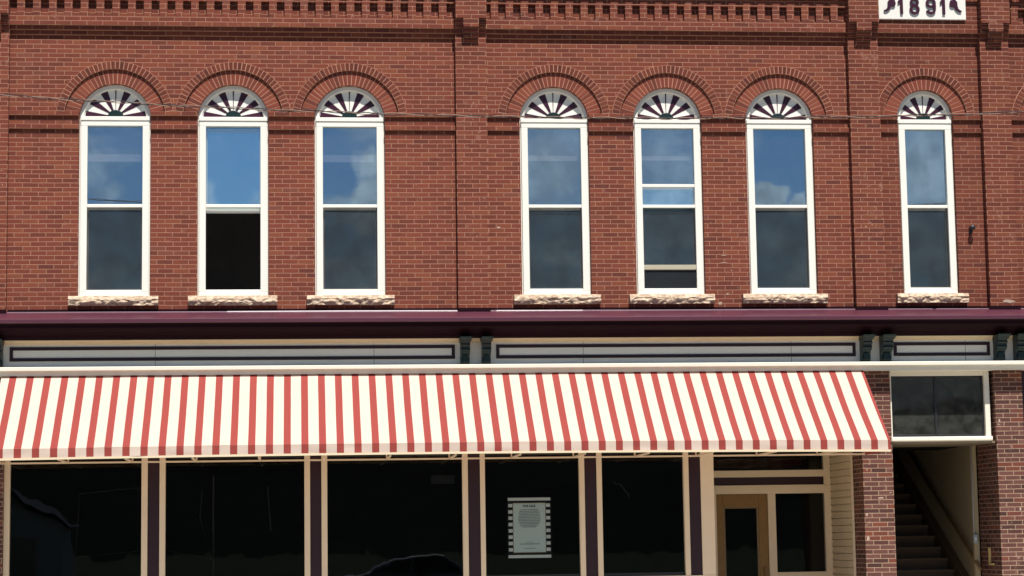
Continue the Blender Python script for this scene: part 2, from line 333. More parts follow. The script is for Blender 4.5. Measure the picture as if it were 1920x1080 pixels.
def window(i, c, hw, shade, dz, screen):
    za = zarc(hw); fz = 7.548 if hw > .45 else 7.562; gh = hw - .113
    fr = MB()                                                     # arched casing, jambs and box frame
    fr.band(c, za, hw - .055, hw - .002, .060, .20, 0, math.pi, 36)
    for s in (-1, 1):
        xs = sorted((c + s * (hw - .055), c + s * (hw - .002))); fr.box(xs[0], xs[1], .060, .20, 5.05, za)
    win = fr.build('window', M_white, bld, bevel=.004)
    f2 = MB(); ho = hw - .022
    for s in (-1, 1):
        xs = sorted((c + s * gh, c + s * ho)); f2.box(xs[0], xs[1], .030, .105, 5.1125, 7.4175)
    f2.box(c - ho, c + ho, .030, .105, 7.418, fz - .058); f2.box(c - ho - .004, c + ho + .004, .020, .105, fz - .056, fz)
    f2.box(c - ho, c + ho, .030, .105, 5.052, 5.112); f2.box(c - gh - .002, c + gh + .002, .046, .105, 5.112, 5.143)
    f2.box(c - gh, c + gh, .040, .078, 6.283, 6.327)
    f2.build('storm_frame', M_white, win, bevel=.005)
    R = hw - .058                                                 # sunburst fanlight
    fan = MB(); pts = []
    a0 = math.asin(min(1, max(-1, (fz - za) / R)))
    for j in range(41):
        t = a0 + (math.pi - 2 * a0) * j / 40; pts.append((c + R * math.cos(t), za + R * math.sin(t)))
    fan.prism_y(pts, .097, .120); fan.build('fanlight', M_white, win)
    rim = MB().band(c, za, R - .012, R + .004, .088, .12, a0, math.pi - a0, 36); rim.build('fanlight_rim', M_white, win)
    RR = R - .012; oz = fz + .012
    def edge(deg, r=None):
        t = math.radians(deg); dx, dz_ = math.cos(t), math.sin(t)
        if r is None:                                             # ray from the hub centre to the rim circle
            e = oz - za; bb = e * dz_; r = -bb + math.sqrt(max(0, bb * bb - e * e + RR * RR))
        return (c + r * dx, oz + r * dz_)
    for (d0, d1) in ((.3, 11), (26, 40), (57, 72.5), (88.6, 91.4), (107.5, 123), (140, 154), (169, 179.7)):
        wdg = [edge(d0, .095), edge(d0)] + [edge(d0 + (d1 - d0) * q / 5) for q in range(1, 5)] + [edge(d1), edge(d1, .095)]
        MB().prism_y(wdg, .093, .0965).build('fan_ray', M_fan, win)
    MB().prism_y([(c + .108 * math.cos(math.pi * q / 20), oz - .004 + .098 * math.sin(math.pi * q / 20)) for q in range(21)], .080, .0965).build('hub', M_green, win, bevel=.006)
    MB().box(c - gh, c + gh, .084, .088, 6.30, 7.418).build('pane', M_gup, win)
    if .1 < dz < .9:
        MB().box(c - gh, c + gh, .052, .080, 5.106 + dz + .003, 5.106 + dz + .070).build('storm_rail', M_sof2, win, bevel=.003)  # lower rail in a duller tan than the white frame
        MB().box(c - gh, c + gh, .044, .080, 6.580, 6.622).build('storm_rail', M_white, win, bevel=.003)
    # lower sash: rails, stiles, pane
    zb, zt = 5.106 + dz, 6.300 + dz if dz < .9 else 7.40
    ls = MB(); ls.box(c - gh - .01, c + gh + .01, .118, .150, zb, zb + (.062 if dz else .058)); ls.box(c - gh - .01, c + gh + .01, .118, .150, zt - .046, zt)
    for s in (-1, 1):
        xs = sorted((c + s * (gh - .020), c + s * (gh + .012))); ls.box(xs[0], xs[1], .1185, .1495, zb + .01, zt - .01)
    ls.build('lower_sash', M_white, win, bevel=.003)
    MB().box(c - gh, c + gh, .130, .134, zb + .05, zt - .04).build('pane', M_glo, win)
    if screen: MB().quad((c - gh, .072, 5.12), (c + gh, .072, 5.12), (c + gh, .072, 6.29), (c - gh, .072, 6.29)).build('insect_screen', M_screen, win, fix=False)
    if shade: MB().box(c - gh - .03, c + gh + .03, .215, .219, shade, 7.5).box(c - gh - .03, c + gh + .03, .211, .222, shade - .007, shade).build('roller_shade', M_shade, win)
    # rock-faced stone sill
    sh = (.605 if hw > .45 else .515) + (.0, .0, -.005, .0, -.005, .0, 0, 0)[i]; m = MB(); nx, nz = 60, 9
    za_, zb_ = 4.918, 5.050
    idx = {}
    for a in range(nx + 1):
        for b in range(nz + 1):
            x = c - sh + 2 * sh * a / nx; z = za_ + (zb_ - za_) * b / nz
            d = mnoise.fractal(Vector((x * 9 + i * 7, 3.1, z * 16)), 1., 2., 4) * (.030 if b < nz * .6 else .010)
            edge_ = min(b, nz - b) / nz
            y = -.060 + (0 if b == nz else d) - .022 * min(1, edge_ * 3)
            if b == 0: z += mnoise.noise(Vector((x * 12 + i * 3, 8, 1))) * .010
            idx[a, b] = len(m.v); m.v.append((x, y, z))
    for a in range(nx):
        for b in range(nz): m.f.append((idx[a, b], idx[a + 1, b], idx[a + 1, b + 1], idx[a, b + 1]))
    back = len(m.v); m.v += [(c - sh, .06, zb_), (c + sh, .06, zb_), (c - sh, .06, za_), (c + sh, .06, za_)]
    m.f.append(tuple([idx[a, nz] for a in range(nx + 1)] + [back + 1, back])); m.f.append(tuple([idx[a, 0] for a in range(nx, -1, -1)] + [back + 2, back + 3]))
    m.f.append(tuple([idx[0, b] for b in range(nz + 1)] + [back, back + 2])); m.f.append(tuple([idx[nx, b] for b in range(nz, -1, -1)] + [back + 3, back + 1]))
    m.build('sill', M_stone, win)
    # brick arch: inner ring flush, outer hood ring proud, on a bed of mortar
    rm, ro = hw + .208, hw + .316
    md = MB(); am = .0; s0 = math.asin(max(0., (7.6155 - za)) / ro)
    md.band(c, za, hw + .001, rm, -.0055, .03, math.asin(max(0, 7.6155 - za) / (hw + .1)), math.pi - math.asin(max(0, 7.6155 - za) / (hw + .1)), 40)
    md.band(c, za, rm - .004, ro - .003, -.0365, .03, s0, math.pi - s0, 40)
    md.build('arch_mortar', M_mort, win)
    vm = MB()
    for (r0, r1, nn, y) in ((hw + .002, rm - .004, int(27 * (hw + .1) / .587), -.008), (rm + .001, ro - .008, int(36 * (hw + .26) / .747), -.0390)):
        if y < -.02: hood = vm; vm = MB()
        a_s = math.asin(max(0, 7.6155 - za) / ((r0 + r1) / 2)) if True else 0
        for j in range(nn):
            t0 = a_s + (math.pi - 2 * a_s) * j / nn; t1 = a_s + (math.pi - 2 * a_s) * (j + 1) / nn
            gp = .0060; yy = y + random.uniform(-.0015, .0015)
            P = lambda r, t, sgn, y_: (c + r * math.cos(t + sgn * gp / r), y_, za + r * math.sin(t + sgn * gp / r))
            vm.hexa([P(r0, t1, -1, yy), P(r0, t0, 1, yy), P(r0, t1, -1, .02), P(r0, t0, 1, .02), P(r1, t1, -1, yy), P(r1, t0, 1, yy), P(r1, t1, -1, .02), P(r1, t0, 1, .02)])
    vm.build('hood_bricks', M_vous2, win); hood.build('arch_bricks', M_vous, win)
    return win
SP = [(6.957, 0, 1), (6.955, 1.11, 0), (6.960, 0, 1), (6.984, 0, 1), (6.997, .300, 1), (0, 0, 1), (0, 0, 1), (0, 0, 1)]
for i, (c, hw) in enumerate(WINS):
    o_ = window(i, c, hw, *SP[i])
    if i == 1: o_['label'] = 'arched window with its lower half open and black'
    if i == 4: o_['label'] = 'arched window with its lower sash raised a little'
    if i == 6: o_['label'] = 'narrower single arched window under the date plaque'

# plum metal cornice over the shopfront
cor = MB().prism_x([(.0, 4.845), (-.034, 4.830), (-.490, 4.694), (-.500, 4.684), (-.500, 4.642), (-.490, 4.634), (-.475, 4.636), (-.30, 4.66), (0., 4.66)], XL, XR).build('cornice', M_purp, bld)
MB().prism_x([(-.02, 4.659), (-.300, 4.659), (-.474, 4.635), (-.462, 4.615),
        (-.455, 4.575), (-.425, 4.548), (-.385, 4.530), (-.345, 4.528), (-.320, 4.505), (-.255, 4.490), (-.210, 4.468), (-.190, 4.4365), (-.05, 4.4365), (-.02, 4.4365)], XL, XR).build('cove', M_cove, cor)  # shade under the lip put into the plum, darker than the sunlit cornice
M_glint = simple('painted glint line', (.85, .76, .78), .25, 4, .1, .6); M_glint2 = simple('dull painted glint line', (.26, .16, .20), .35, 4, .3, .5)  # pale bead that paints the sun and sky glint on the metal fold
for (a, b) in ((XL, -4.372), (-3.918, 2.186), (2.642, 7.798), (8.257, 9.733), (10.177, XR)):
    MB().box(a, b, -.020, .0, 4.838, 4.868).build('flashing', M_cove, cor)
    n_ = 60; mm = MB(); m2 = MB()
    for k in range(n_):
        xa, xb = a + (b - a) * k / n_, a + (b - a) * (k + 1) / n_
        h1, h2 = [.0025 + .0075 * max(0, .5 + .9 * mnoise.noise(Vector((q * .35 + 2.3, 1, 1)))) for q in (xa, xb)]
        bright = -1.05 < xa < 2.1 or 2.7 < xa < 3.9  # stretches where the painted glint is strong
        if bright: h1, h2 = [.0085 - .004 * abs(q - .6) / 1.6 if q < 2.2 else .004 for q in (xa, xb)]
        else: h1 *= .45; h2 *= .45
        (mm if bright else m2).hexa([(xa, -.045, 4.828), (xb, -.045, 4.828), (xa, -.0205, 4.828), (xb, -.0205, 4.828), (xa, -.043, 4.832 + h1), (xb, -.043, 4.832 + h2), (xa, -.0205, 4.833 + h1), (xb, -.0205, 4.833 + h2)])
    if mm.v: mm.build('glint_bead', M_glint, cor)
    if m2.v: m2.build('glint_bead', M_glint2, cor)
for (a, b) in ((-4.36, -3.93), (2.198, 2.63), (7.81, 8.245), (9.745, 10.165)):
    MB().box(a - .012, b + .012, -.116, -.10, 4.800, 4.862).build('flashing', M_cove, cor)
    MB().box(a - .018, b + .018, -.130, -.1165, 4.794, 4.806).build('flashing', M_purp, cor)
# frieze with framed panels, bed moulding, ledge
fz = MB().box(XL, XR, -.098, .02, 3.95, 4.436).build('frieze', M_frieze, bld)
MB().prism_x([(-.098, 4.434), (-.180, 4.434), (-.172, 4.420), (-.150, 4.405), (-.130, 4.398), (-.124, 4.385), (-.098, 4.380)], XL, XR).build('bed_moulding', M_bed, fz)  # cream moulding with the tan of bounced light put into its colour
for (a, b) in ((-3.868, 2.141), (2.709, 7.770), (8.314, 9.705), (10.27, XR - .1), (XL + .1, -4.45)):
    t = .046
    MB().box(a, b, -.112, -.099, 4.306, 4.352).box(a, b, -.112, -.099, 4.158, 4.203).box(a, a + t, -.112, -.099, 4.203, 4.306).box(b - t, b, -.112, -.099, 4.203, 4.306).build('panel_border', M_maroon, fz, bevel=.004)
led = MB().prism_x([(-.098, 4.080), (-.283, 4.067), (-.292, 4.060), (-.292, 4.018), (-.286, 4.012), (-.245, 4.010), (-.245, 3.952), (-.098, 3.950)], XL, XR).build('ledge', M_cream, bld)
M_seam = simple('open joint', (.05, .03, .03), .8, 9, .2)
for x in (-1.93, 1.03, 3.92, 6.85, 9.35): MB().box(x - .0022, x + .0022, -.1005, -.098, 4.085, 4.39).build('joint', M_seam, fz)
for x in (-3.1, -.35, 2.42, 5.25, 7.2, 10.0): MB().hexa([(x - .010, -.5015, 4.644), (x + .010, -.5015, 4.644), (x - .010, -.12, 4.70), (x + .010, -.12, 4.70), (x - .010, -.5015, 4.688), (x + .010, -.5015, 4.688), (x - .010, -.12, 4.8085), (x + .010, -.12, 4.8085)]).build('seam_strip', M_purp, cor)
def bracket(a, b):
    m = MB(); w = b - a
    pr = [(-.098, 4.434), (-.400, 4.434), (-.400, 4.412), (-.385, 4.396), (-.330, 4.385), (-.322, 4.368), (-.312, 4.350), (-.322, 4.335), (-.312, 4.318), (-.290, 4.306), (-.286, 4.290),
          (-.296, 4.270), (-.286, 4.248), (-.250, 4.232), (-.215, 4.205), (-.195, 4.170), (-.200, 4.130), (-.190, 4.085), (-.098, 4.085)]
    m.prism_x(pr, a + .006, b - .006)
    m.prism_x([(-.098, 4.436), (-.415, 4.436), (-.405, 4.412), (-.380, 4.398), (-.098, 4.398)], a - .014, b + .014)
    m.prism_x([(-.098, 4.398), (-.36, 4.398), (-.345, 4.375), (-.098, 4.375)], a - .004, b + .004)
    m.box(a + .03, b - .03, -.225, -.19, 4.10, 4.20)
    m.build('bracket', M_green, bld, bevel=.004)
for p in ((2.205, 2.342), (2.500, 2.632), (7.820, 7.962), (8.105, 8.262), (9.745, 9.90), (10.035, 10.19), (-4.08, -3.945), (-4.36, -4.225)): bracket(*p)
# street-level brick piers
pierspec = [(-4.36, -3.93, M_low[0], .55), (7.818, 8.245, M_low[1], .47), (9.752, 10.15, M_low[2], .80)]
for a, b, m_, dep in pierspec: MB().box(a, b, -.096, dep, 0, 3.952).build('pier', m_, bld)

# shop windows
sw = MB(); sw.box(-3.93, 7.818, -.06, .25, 2.86, 3.955); sw.box(-3.93, 5.72, -.035, .12, .12, 1.155)
shop = sw.build('shopfront', M_shop, bld)
MULL = [(-3.93, -3.852), (-2.11, -2.028), (-1.870, -1.791), (.075, .153), (.306, .385), (2.228, 2.304), (2.471, 2.539), (3.840, 3.914), (4.082, 4.156), (5.297, 5.369), (5.534, 5.720)]
for a, b in MULL: MB().box(a, b, -.030, .070, 1.155, 2.860).build('mullion', M_shop, shop, bevel=.006)
for a, b in ((-2.028, -1.870), (.153, .306), (2.304, 2.471), (3.914, 4.082), (5.369, 5.534)): MB().box(a, b, -.008, .060, 1.155, 2.860).build('post_panel', M_maroon, shop, bevel=.004)
for a, b in ((-3.852, -2.11), (-1.791, .075), (.385, 2.228), (2.539, 3.840), (4.156, 5.297)):
    MB().box(a, b, .020, .070, 1.155, 1.200).box(a, b, .020, .070, 2.835, 2.860).build('window_frame', M_dmetal, shop)
    MB().box(a, b, .034, .042, 1.20, 2.835).build('pane', M_gsh, shop)
M_faint = simple('dull display frame', (.045, .045, .048), .6, 8, .2)
# pale display frames standing inside the shop, dim behind the glass
def wire(pts, r=.0055): return MB().tube(pts, r, 6)
W_ = lambda X, Z, d: (X * (29 + d) / 29, d, 1.65 + (Z - 1.65) * (29 + d) / 29)
wire([W_(-2.93, 2.38, .9), W_(-2.16, 2.45, .9), W_(-2.16, 1.60, .9), W_(-2.98, 1.53, .9), W_(-2.93, 2.38, .9)]).build('display_frame', M_faint, bld)
wire([W_(-1.30, 2.42, 1.1), W_(-1.33, 2.05, 1.1), W_(-1.18, 1.48, 1.1), W_(-1.75, 1.60, 1.1)]).build('display_frame', M_faint, bld)
wire([W_(-1.15, 2.60, .8), W_(-1.15, 1.2, .8)], .012).build('display_post', M_faint, bld); wire([W_(-.42, 2.45, 1.2), W_(-.38, 1.85, 1.2)], .010).build('display_post', M_faint, bld)
MB().box(1.9, 2.24, 1.6, 1.62, 2.50, 2.62).build('back_sign', M_faint, bld)
wire([W_(4.31, 2.45, .5), W_(4.36, 2.42, .5), W_(4.41, 2.42, .5), W_(4.47, 2.34, .5), W_(4.52, 2.28, .5), W_(4.53, 2.22, .5)], .008).build('streak_reflection', M_faint, bld)  # bent tube added in place of a lit streak reflected in the glass
# recessed entry
MB().box(5.645, 5.720, .070, 1.66, 1.155, 1.20).box(5.645, 5.720, .07, 1.66, 2.80, 2.86).box(5.645, 5.72, 1.60, 1.66, 1.20, 2.80).box(5.645, 5.72, .071, 1.66, .12, 1.155).build('return_frame', M_shop, shop, bevel=.004)
MB().box(5.68, 5.686, .07, 1.60, 1.20, 2.80).build('pane', M_gsh, shop)
yb = 1.70
ent = MB()
ent.box(5.645, 6.083, yb - .03, yb + .07, .12, 2.40).box(6.850, 6.967, yb - .03, yb + .07, .12, 2.296).box(7.700, 7.80, yb - .03, yb + .07, .12, 2.40)
ent.box(6.083, 7.700, yb - .03, yb + .07, 2.296, 2.40); ent.box(5.645, 7.80, yb - .04, yb + .07, 2.40, 2.423)
ent.box(5.645, 7.80, yb - .03, yb + .07, 2.540, 2.640).box(5.645, 6.0, yb - .03, yb + .07, 2.423, 2.54).box(7.700, 7.80, yb - .03, yb + .07, 2.423, 2.54)
ent.box(5.645, 6.0, yb - .03, yb + .07, 2.64, 2.95).box(7.70, 7.80, yb - .03, yb + .07, 2.64, 2.95).box(6.967, 7.70, yb - .03, yb + .07, .12, 1.150)
entry = ent.build('entry_frame', M_shop, bld, bevel=.005)
MB().box(6.0, 7.70, yb, yb + .03, 2.423, 2.540).build('transom_panel', M_maroon, entry)
MB().box(6.0, 7.70, yb, yb + .008, 2.64, 2.95).build('pane', M_gsh, entry); MB().box(6.967, 7.70, yb + .01, yb + .018, 1.15, 2.296).build('pane', M_gsh, entry)
d = MB(); d.box(6.083, 6.185, yb + .0, yb + .045, .15, 2.292).box(6.715, 6.850, yb + .0, yb + .045, .15, 2.292).box(6.185, 6.715, yb, yb + .045, 2.112, 2.292).box(6.185, 6.715, yb, yb + .045, .15, .75)
door = d.build('door', M_door, bld, bevel=.005)
MB().box(6.185, 6.715, yb + .018, yb + .026, .75, 2.112).build('pane', M_gsh, door)
MB().box(6.185, 6.215, yb + .008, yb + .04, .75, 2.112).box(6.685, 6.715, yb + .008, yb + .04, .75, 2.112).box(6.215, 6.685, yb + .008, yb + .04, 2.085, 2.112).build('glazing_bead', M_rail, door)
MB().tube([(6.78, yb - .05, 1.05), (6.78, yb - .05, 1.22)], .012).box(6.765, 6.795, yb - .05, yb, 1.045, 1.06).box(6.765, 6.795, yb - .05, yb, 1.21, 1.225).build('handle', M_rail, door)
MB().box(5.65, 7.80, .25, yb - .04, 2.95, 3.0).build('entry_ceiling', M_shop, bld)
sd = MB(); zz = .12                                               # clapboards on the side of the entry
while zz < 2.93:
    t = min(zz + .100, 2.95)
    sd.hexa([(7.786, .47, zz), (7.85, .47, zz), (7.786, yb - .03, zz), (7.85, yb - .03, zz), (7.800, .47, t - .009), (7.85, .47, t - .009), (7.800, yb - .03, t - .009), (7.85, yb - .03, t - .009)]); zz += .100
sd.box(7.822, 7.849, .48, yb - .04, .12, 2.94)
sd.build('clapboard_wall', M_side, bld)
MB().box(7.788, 7.83, .455, .475, .12, 2.95).build('corner_trim', M_shop, bld)
# box window over the stair entry
bw = MB(); bw.box(8.245, 8.278, -.04, .14, 3.025, 3.952).box(9.628, 9.700, -.02, .14, 3.025, 3.952).box(8.278, 9.628, -.005, .14, 3.885, 3.952)
bw.prism_x([(-.075, 2.972), (-.075, 3.012), (-.055, 3.026), (.14, 3.026), (.14, 2.960), (-.055, 2.960)], 8.235, 9.704)
box = bw.build('transom_window', M_cream, bld, bevel=.004)
MB().box(8.278, 9.628, .040, .070, 3.0265, 3.062).box(8.278, 9.628, .040, .07, 3.86, 3.885).box(8.278, 8.30, .04, .07, 3.062, 3.86).box(9.600, 9.628, .04, .07, 3.062, 3.86).box(8.915, 8.945, .035, .07, 3.062, 3.86).build('sash', M_dmetal, box, bevel=.003)
for a, b in ((8.30, 8.915), (8.945, 9.600)): MB().box(a, b, .052, .058, 3.062, 3.86).build('pane', M_gdust, box)
MB().box(8.245, 9.752, -.040, 1.05, 2.930, 2.9595).build('soffit', M_sof, bld)
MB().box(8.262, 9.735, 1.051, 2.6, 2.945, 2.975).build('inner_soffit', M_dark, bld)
# stairwell
st = MB(); n = 17
for k in range(n):
    y = .18 + k * .305; z = .15 + (k + 1) * .166
    st.box(8.262, 9.62, y, y + .305 + (0 if k < n - 1 else .8), max(0, z - .40), z - .028); st.box(8.262, 9.62, y - .028, y + .305, z - .028, z)
st.build('stairs', M_step, bld)
lin = MB(); 
for (y0, y1) in ((.801, 7.),): lin.quad((9.735, y0, 0), (9.735, y1, 0), (9.735, y1, 5.8), (9.735, y0, 5.8))
lin.build('stairwell_wall', M_plast, bld)
MB().prism_x([(.15, .10), (.15, .42), (5.9, 3.55), (5.9, 3.20)], 9.62, 9.734).build('stair_skirt', M_step, bld)
MB().box(9.655, 9.730, .780, .86, 0, 2.944).build('door_jamb', M_plast, bld, bevel=.005)
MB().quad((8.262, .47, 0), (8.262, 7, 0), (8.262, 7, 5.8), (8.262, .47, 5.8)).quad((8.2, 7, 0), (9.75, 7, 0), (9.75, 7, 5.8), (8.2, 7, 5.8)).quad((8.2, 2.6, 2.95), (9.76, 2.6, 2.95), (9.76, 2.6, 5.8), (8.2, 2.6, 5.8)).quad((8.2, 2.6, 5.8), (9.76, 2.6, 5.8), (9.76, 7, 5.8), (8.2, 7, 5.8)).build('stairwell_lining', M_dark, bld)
# next shop to the right, and the far left bay
MB().box(10.15, XR, .10, .14, .0, 1.0).box(10.15, 10.165, -.02, .14, 1.0, 3.2).box(10.15, XR, -.02, .25, 3.2, 3.95).box(XL, -4.36, -.02, .25, .0, 3.95).build('neighbour_front', M_maroon, bld)
MB().box(10.165, XR, .12, .13, 1.0, 3.2).build('pane', M_gsh, bld)
# interior shells, side walls, roof
sh = MB()
sh.quad((XL, .26, 4.30), (XR, .26, 4.30), (XR, 4.5, 4.30), (XL, 4.5, 4.30)); sh.quad((XL, 4.5, 4.3), (XR, 4.5, 4.3), (XR, 4.5, 8.75), (XL, 4.5, 8.75))
for x in (-4.2, 2.4, 8.0, 9.9): sh.quad((x, .245, 4.3), (x, 4.5, 4.3), (x, 4.5, 8.75), (x, .245, 8.75))
sh.build('upstairs_rooms', M_up, bld)
MB().quad((XL, .241, 8.75), (XR, .241, 8.75), (XR, 4.5, 8.75), (XL, 4.5, 8.75)).build('upstairs_ceiling', M_ceil, bld)
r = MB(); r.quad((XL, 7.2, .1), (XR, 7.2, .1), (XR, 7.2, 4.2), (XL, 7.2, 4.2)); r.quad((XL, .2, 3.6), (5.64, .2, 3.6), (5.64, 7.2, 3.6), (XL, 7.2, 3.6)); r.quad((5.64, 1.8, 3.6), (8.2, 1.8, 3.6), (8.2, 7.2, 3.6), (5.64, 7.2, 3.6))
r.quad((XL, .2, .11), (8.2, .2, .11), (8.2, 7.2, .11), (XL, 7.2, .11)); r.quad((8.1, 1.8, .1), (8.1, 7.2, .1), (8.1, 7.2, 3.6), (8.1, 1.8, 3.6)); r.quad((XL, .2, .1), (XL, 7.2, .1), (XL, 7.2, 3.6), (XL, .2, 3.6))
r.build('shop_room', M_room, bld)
MB().box(XL - .4, XL, .05, 12, 0, 10.3).box(XR, XR + .4, .05, 12, 0, 10.3).box(XL, XR, 12, 12.3, 0, 10.3).build('side_wall', B['wall1'], bld)
MB().box(XL, XR, .1, 12, 9.9, 10.05).build('roof', M_dmetal, bld)

# date plaque with standing numerals
pl = MB().box(8.272, 9.552, -.125, -.02, 8.992, 9.46).build('date_plaque', paint('plaque white', (.82, .80, .74), .45, .08, .12), bld, bevel=.006)
def ribbon(m, pts, w, y0, y1):             # a stroke of width w (list or number) following pts in x,z
    P = [Vector((p[0], p[1])) for p in pts]; L_, R_ = [], []
    for i, p in enumerate(P):
        d = (P[min(i + 1, len(P) - 1)] - P[max(i - 1, 0)]).normalized(); nn = Vector((-d.y, d.x)); ww = (w[i] if isinstance(w, list) else w) / 2
        L_.append(p + nn * ww); R_.append(p - nn * ww)
    for i in range(len(P) - 1):
        q = [L_[i], L_[i + 1], R_[i + 1], R_[i]]; m.prism_y([(a.x, a.y) for a in q], y0, y1)
def ell(cx, cz, rx, rz, a0, a1, n=20): return [(cx + rx * math.cos(math.radians(a0 + (a1 - a0) * i / n)), cz + rz * math.sin(math.radians(a0 + (a1 - a0) * i / n))) for i in range(n + 1)]
YN = (-.146, -.1255); zb, H = 9.066, .232
def digit(fn, name='numeral'):
    m = MB(); fn(m); return m.build(name, M_fan, pl)
def one(cx):
    def f(m):
        m.box(cx - .018, cx + .022, YN[0], YN[1], zb, zb + H); m.prism_y([(cx - .018, zb + H), (cx - .018, zb + H - .06), (cx - .050, zb + H - .085), (cx - .050, zb + H - .05)], *YN)
    return f
def eight(m):
    ribbon(m, ell(8.795, zb + .067, .055, .052, 0, 360, 28), .038, *YN); ribbon(m, ell(8.795, zb + .172, .048, .044, 0, 360, 28), .036, YN[0] - .001, YN[1])
def nine(m):
    ribbon(m, ell(9.035, zb + .165, .055, .052, -60, 300, 28), .036, *YN); ribbon(m, [(9.086, zb + .175), (9.090, zb + .12), (9.088, zb + .085)] + ell(9.035, zb + .072, .053, .054, 10, -165, 16), .038, YN[0] - .001, YN[1])
digit(one(8.602)); digit(eight); digit(nine); digit(one(9.222))
def flour(cx, s):
    def f(m):
        pts = [(cx + s * .075, zb + .155), (cx + s * .055, zb + .185), (cx + s * .02, zb + .195), (cx - s * -.005, zb + .165), (cx - s * .005, zb + .12), (cx - s * .025, zb + .075), (cx - s * .055, zb + .050), (cx - s * .09, zb + .045)]
        ribbon(m, pts, [.02, .05, .07, .075, .055, .04, .032, .016], *YN)
        m.prism_y(ell(cx + s * .042, zb + .150, .042, .045, 0, 360, 18)[:-1], YN[0] - .001, YN[1])
    return f
digit(flour(8.435, 1), 'flourish'); digit(flour(9.395, -1), 'flourish')

M_patch = simple('smeared mortar', (.42, .31, .24), .9, 40, .3)
def patch(cx, cz, w, h, y):                  # an irregular smear of pale mortar
    pts = [(cx + w / 2 * math.cos(a) * random.uniform(.6, 1.1), cz + h / 2 * math.sin(a) * random.uniform(.55, 1.1)) for a in [2 * math.pi * k / 14 for k in range(14)]]
    MB().prism_y(pts, y - .003, y + .001).build('mortar_patch', M_patch, bld)
for p in PATCHES: patch(*p)

# ------------------------------------------------------------------ awning
aw = thing('striped_awning', 'long red and cream striped canvas awning sloping out over the shop windows', 'awning', (2, -.2, 2.8))
aw_off = Vector((2, -.2, 2.8))
def local(o):                                # keep world coordinates while parented to the awning empty
    o.matrix_parent_inverse = Matrix.Translation(-aw_off); return o
AX0, AX1, AYB, AYF = -3.955, 7.838, -.200, -1.455
def zf(x): return 2.948 - .00080 * (x - 2.2) ** 2
def zv(x): return 2.808 - .00085 * (x - 1.6) ** 2
M_awn = awning_mat(); nx, ny = 236, 14
m = MB()
for a in range(nx + 1):
    x = AX0 + (AX1 - AX0) * a / nx
    for b in range(ny + 1):
        t = b / ny; y = AYB + (AYF - AYB) * t; z = 3.957 + (zf(x) - 3.957) * t
        ph_ = (x - AX0) / .851; sag = .020 * math.sin(math.pi * t) * (math.sin(math.pi * ph_) ** 2)
        m.v.append((x, y, z - sag + mnoise.noise(Vector((x * 1.5, t * 3, 0))) * .007))
for a in range(nx):
    for b in range(ny):
        o = a * (ny + 1) + b; m.f.append((o, o + 1, o + ny + 2, o + ny + 1))
local(m.build('canopy', M_awn, aw, smooth=True, fix=False))
m = MB(); nb = 4
for a in range(nx + 1):
    x = AX0 + (AX1 - AX0) * a / nx
    for b in range(nb + 1):
        t = b / nb; y = AYF - .004 + mnoise.noise(Vector((x * 2.2, t, 4))) * .016 * t; m.v.append((x, y, zf(x) + (zv(x) + .020 - zf(x)) * t))
for a in range(nx):
    for b in range(nb):
        o = a * (nb + 1) + b; m.f.append((o, o + 1, o + nb + 2, o + nb + 1))
local(m.build('valance', M_awn, aw, smooth=True, fix=False))
M_hem = paint('hem canvas', (.72, .60, .42), .8, .1, .05); hm = MB()
for a in range(60):
    xa, xb = AX0 + (AX1 - AX0) * a / 60, AX0 + (AX1 - AX0) * (a + 1) / 60
    hm.hexa([(xa, AYF - .010, zv(xa) - .008), (xb, AYF - .010, zv(xb) - .008), (xa, AYF + .012, zv(xa) - .008), (xb, AYF + .012, zv(xb) - .008), (xa, AYF - .010, zv(xa) + .019), (xb, AYF - .010, zv(xb) + .019), (xa, AYF + .012, zv(xa) + .019), (xb, AYF + .012, zv(xb) + .019)])
local(hm.build('hem', M_hem, aw))
for x in (AX0 + .006, AX1 - .006):
    m = MB().quad((x, AYB, 3.945), (x, AYF + .006, zf(x) - .01), (x, AYF + .006, zv(x)), (x, AYB, zv(x))); local(m.build('end_panel', M_awn, aw, fix=False))
local(MB().box(AX0 + .02, AX1 - .02, AYB - .035, AYB, 2.775, 2.797).build('rear_bar', M_shop, aw))
local(MB().box(AX0 + .02, AX1 - .02, AYB - .02, AYB + .02, 3.90, 3.935).build('wall_bar', M_shop, aw))
local(MB().box(AX0 + .02, AX1 - .02, AYF + .014, AYF + .040, 2.85, 2.885).build('front_bar', M_shop, aw))
for k in range(15):
    x = -3.065 + k * .8505 - .8505 if k else AX0 + .03
    if x > AX1 - .05: continue
    m = MB(); m.box(x - .011, x + .011, AYF + .02, AYB - .035, 2.7745, 2.7965); m.box(x - .010, x + .010, AYB - .030, AYB - .008, 2.797, 3.90)
    m.hexa([(x - .011, AYF + .03, 2.886), (x + .011, AYF + .03, 2.886), (x - .011, AYF + .055, 2.886), (x + .011, AYF + .055, 2.886), (x - .011, AYB - .03, 3.90), (x + .011, AYB - .03, 3.90), (x - .011, AYB, 3.90), (x + .011, AYB, 3.90)])
    local(m.build('rafter', M_shop, aw))

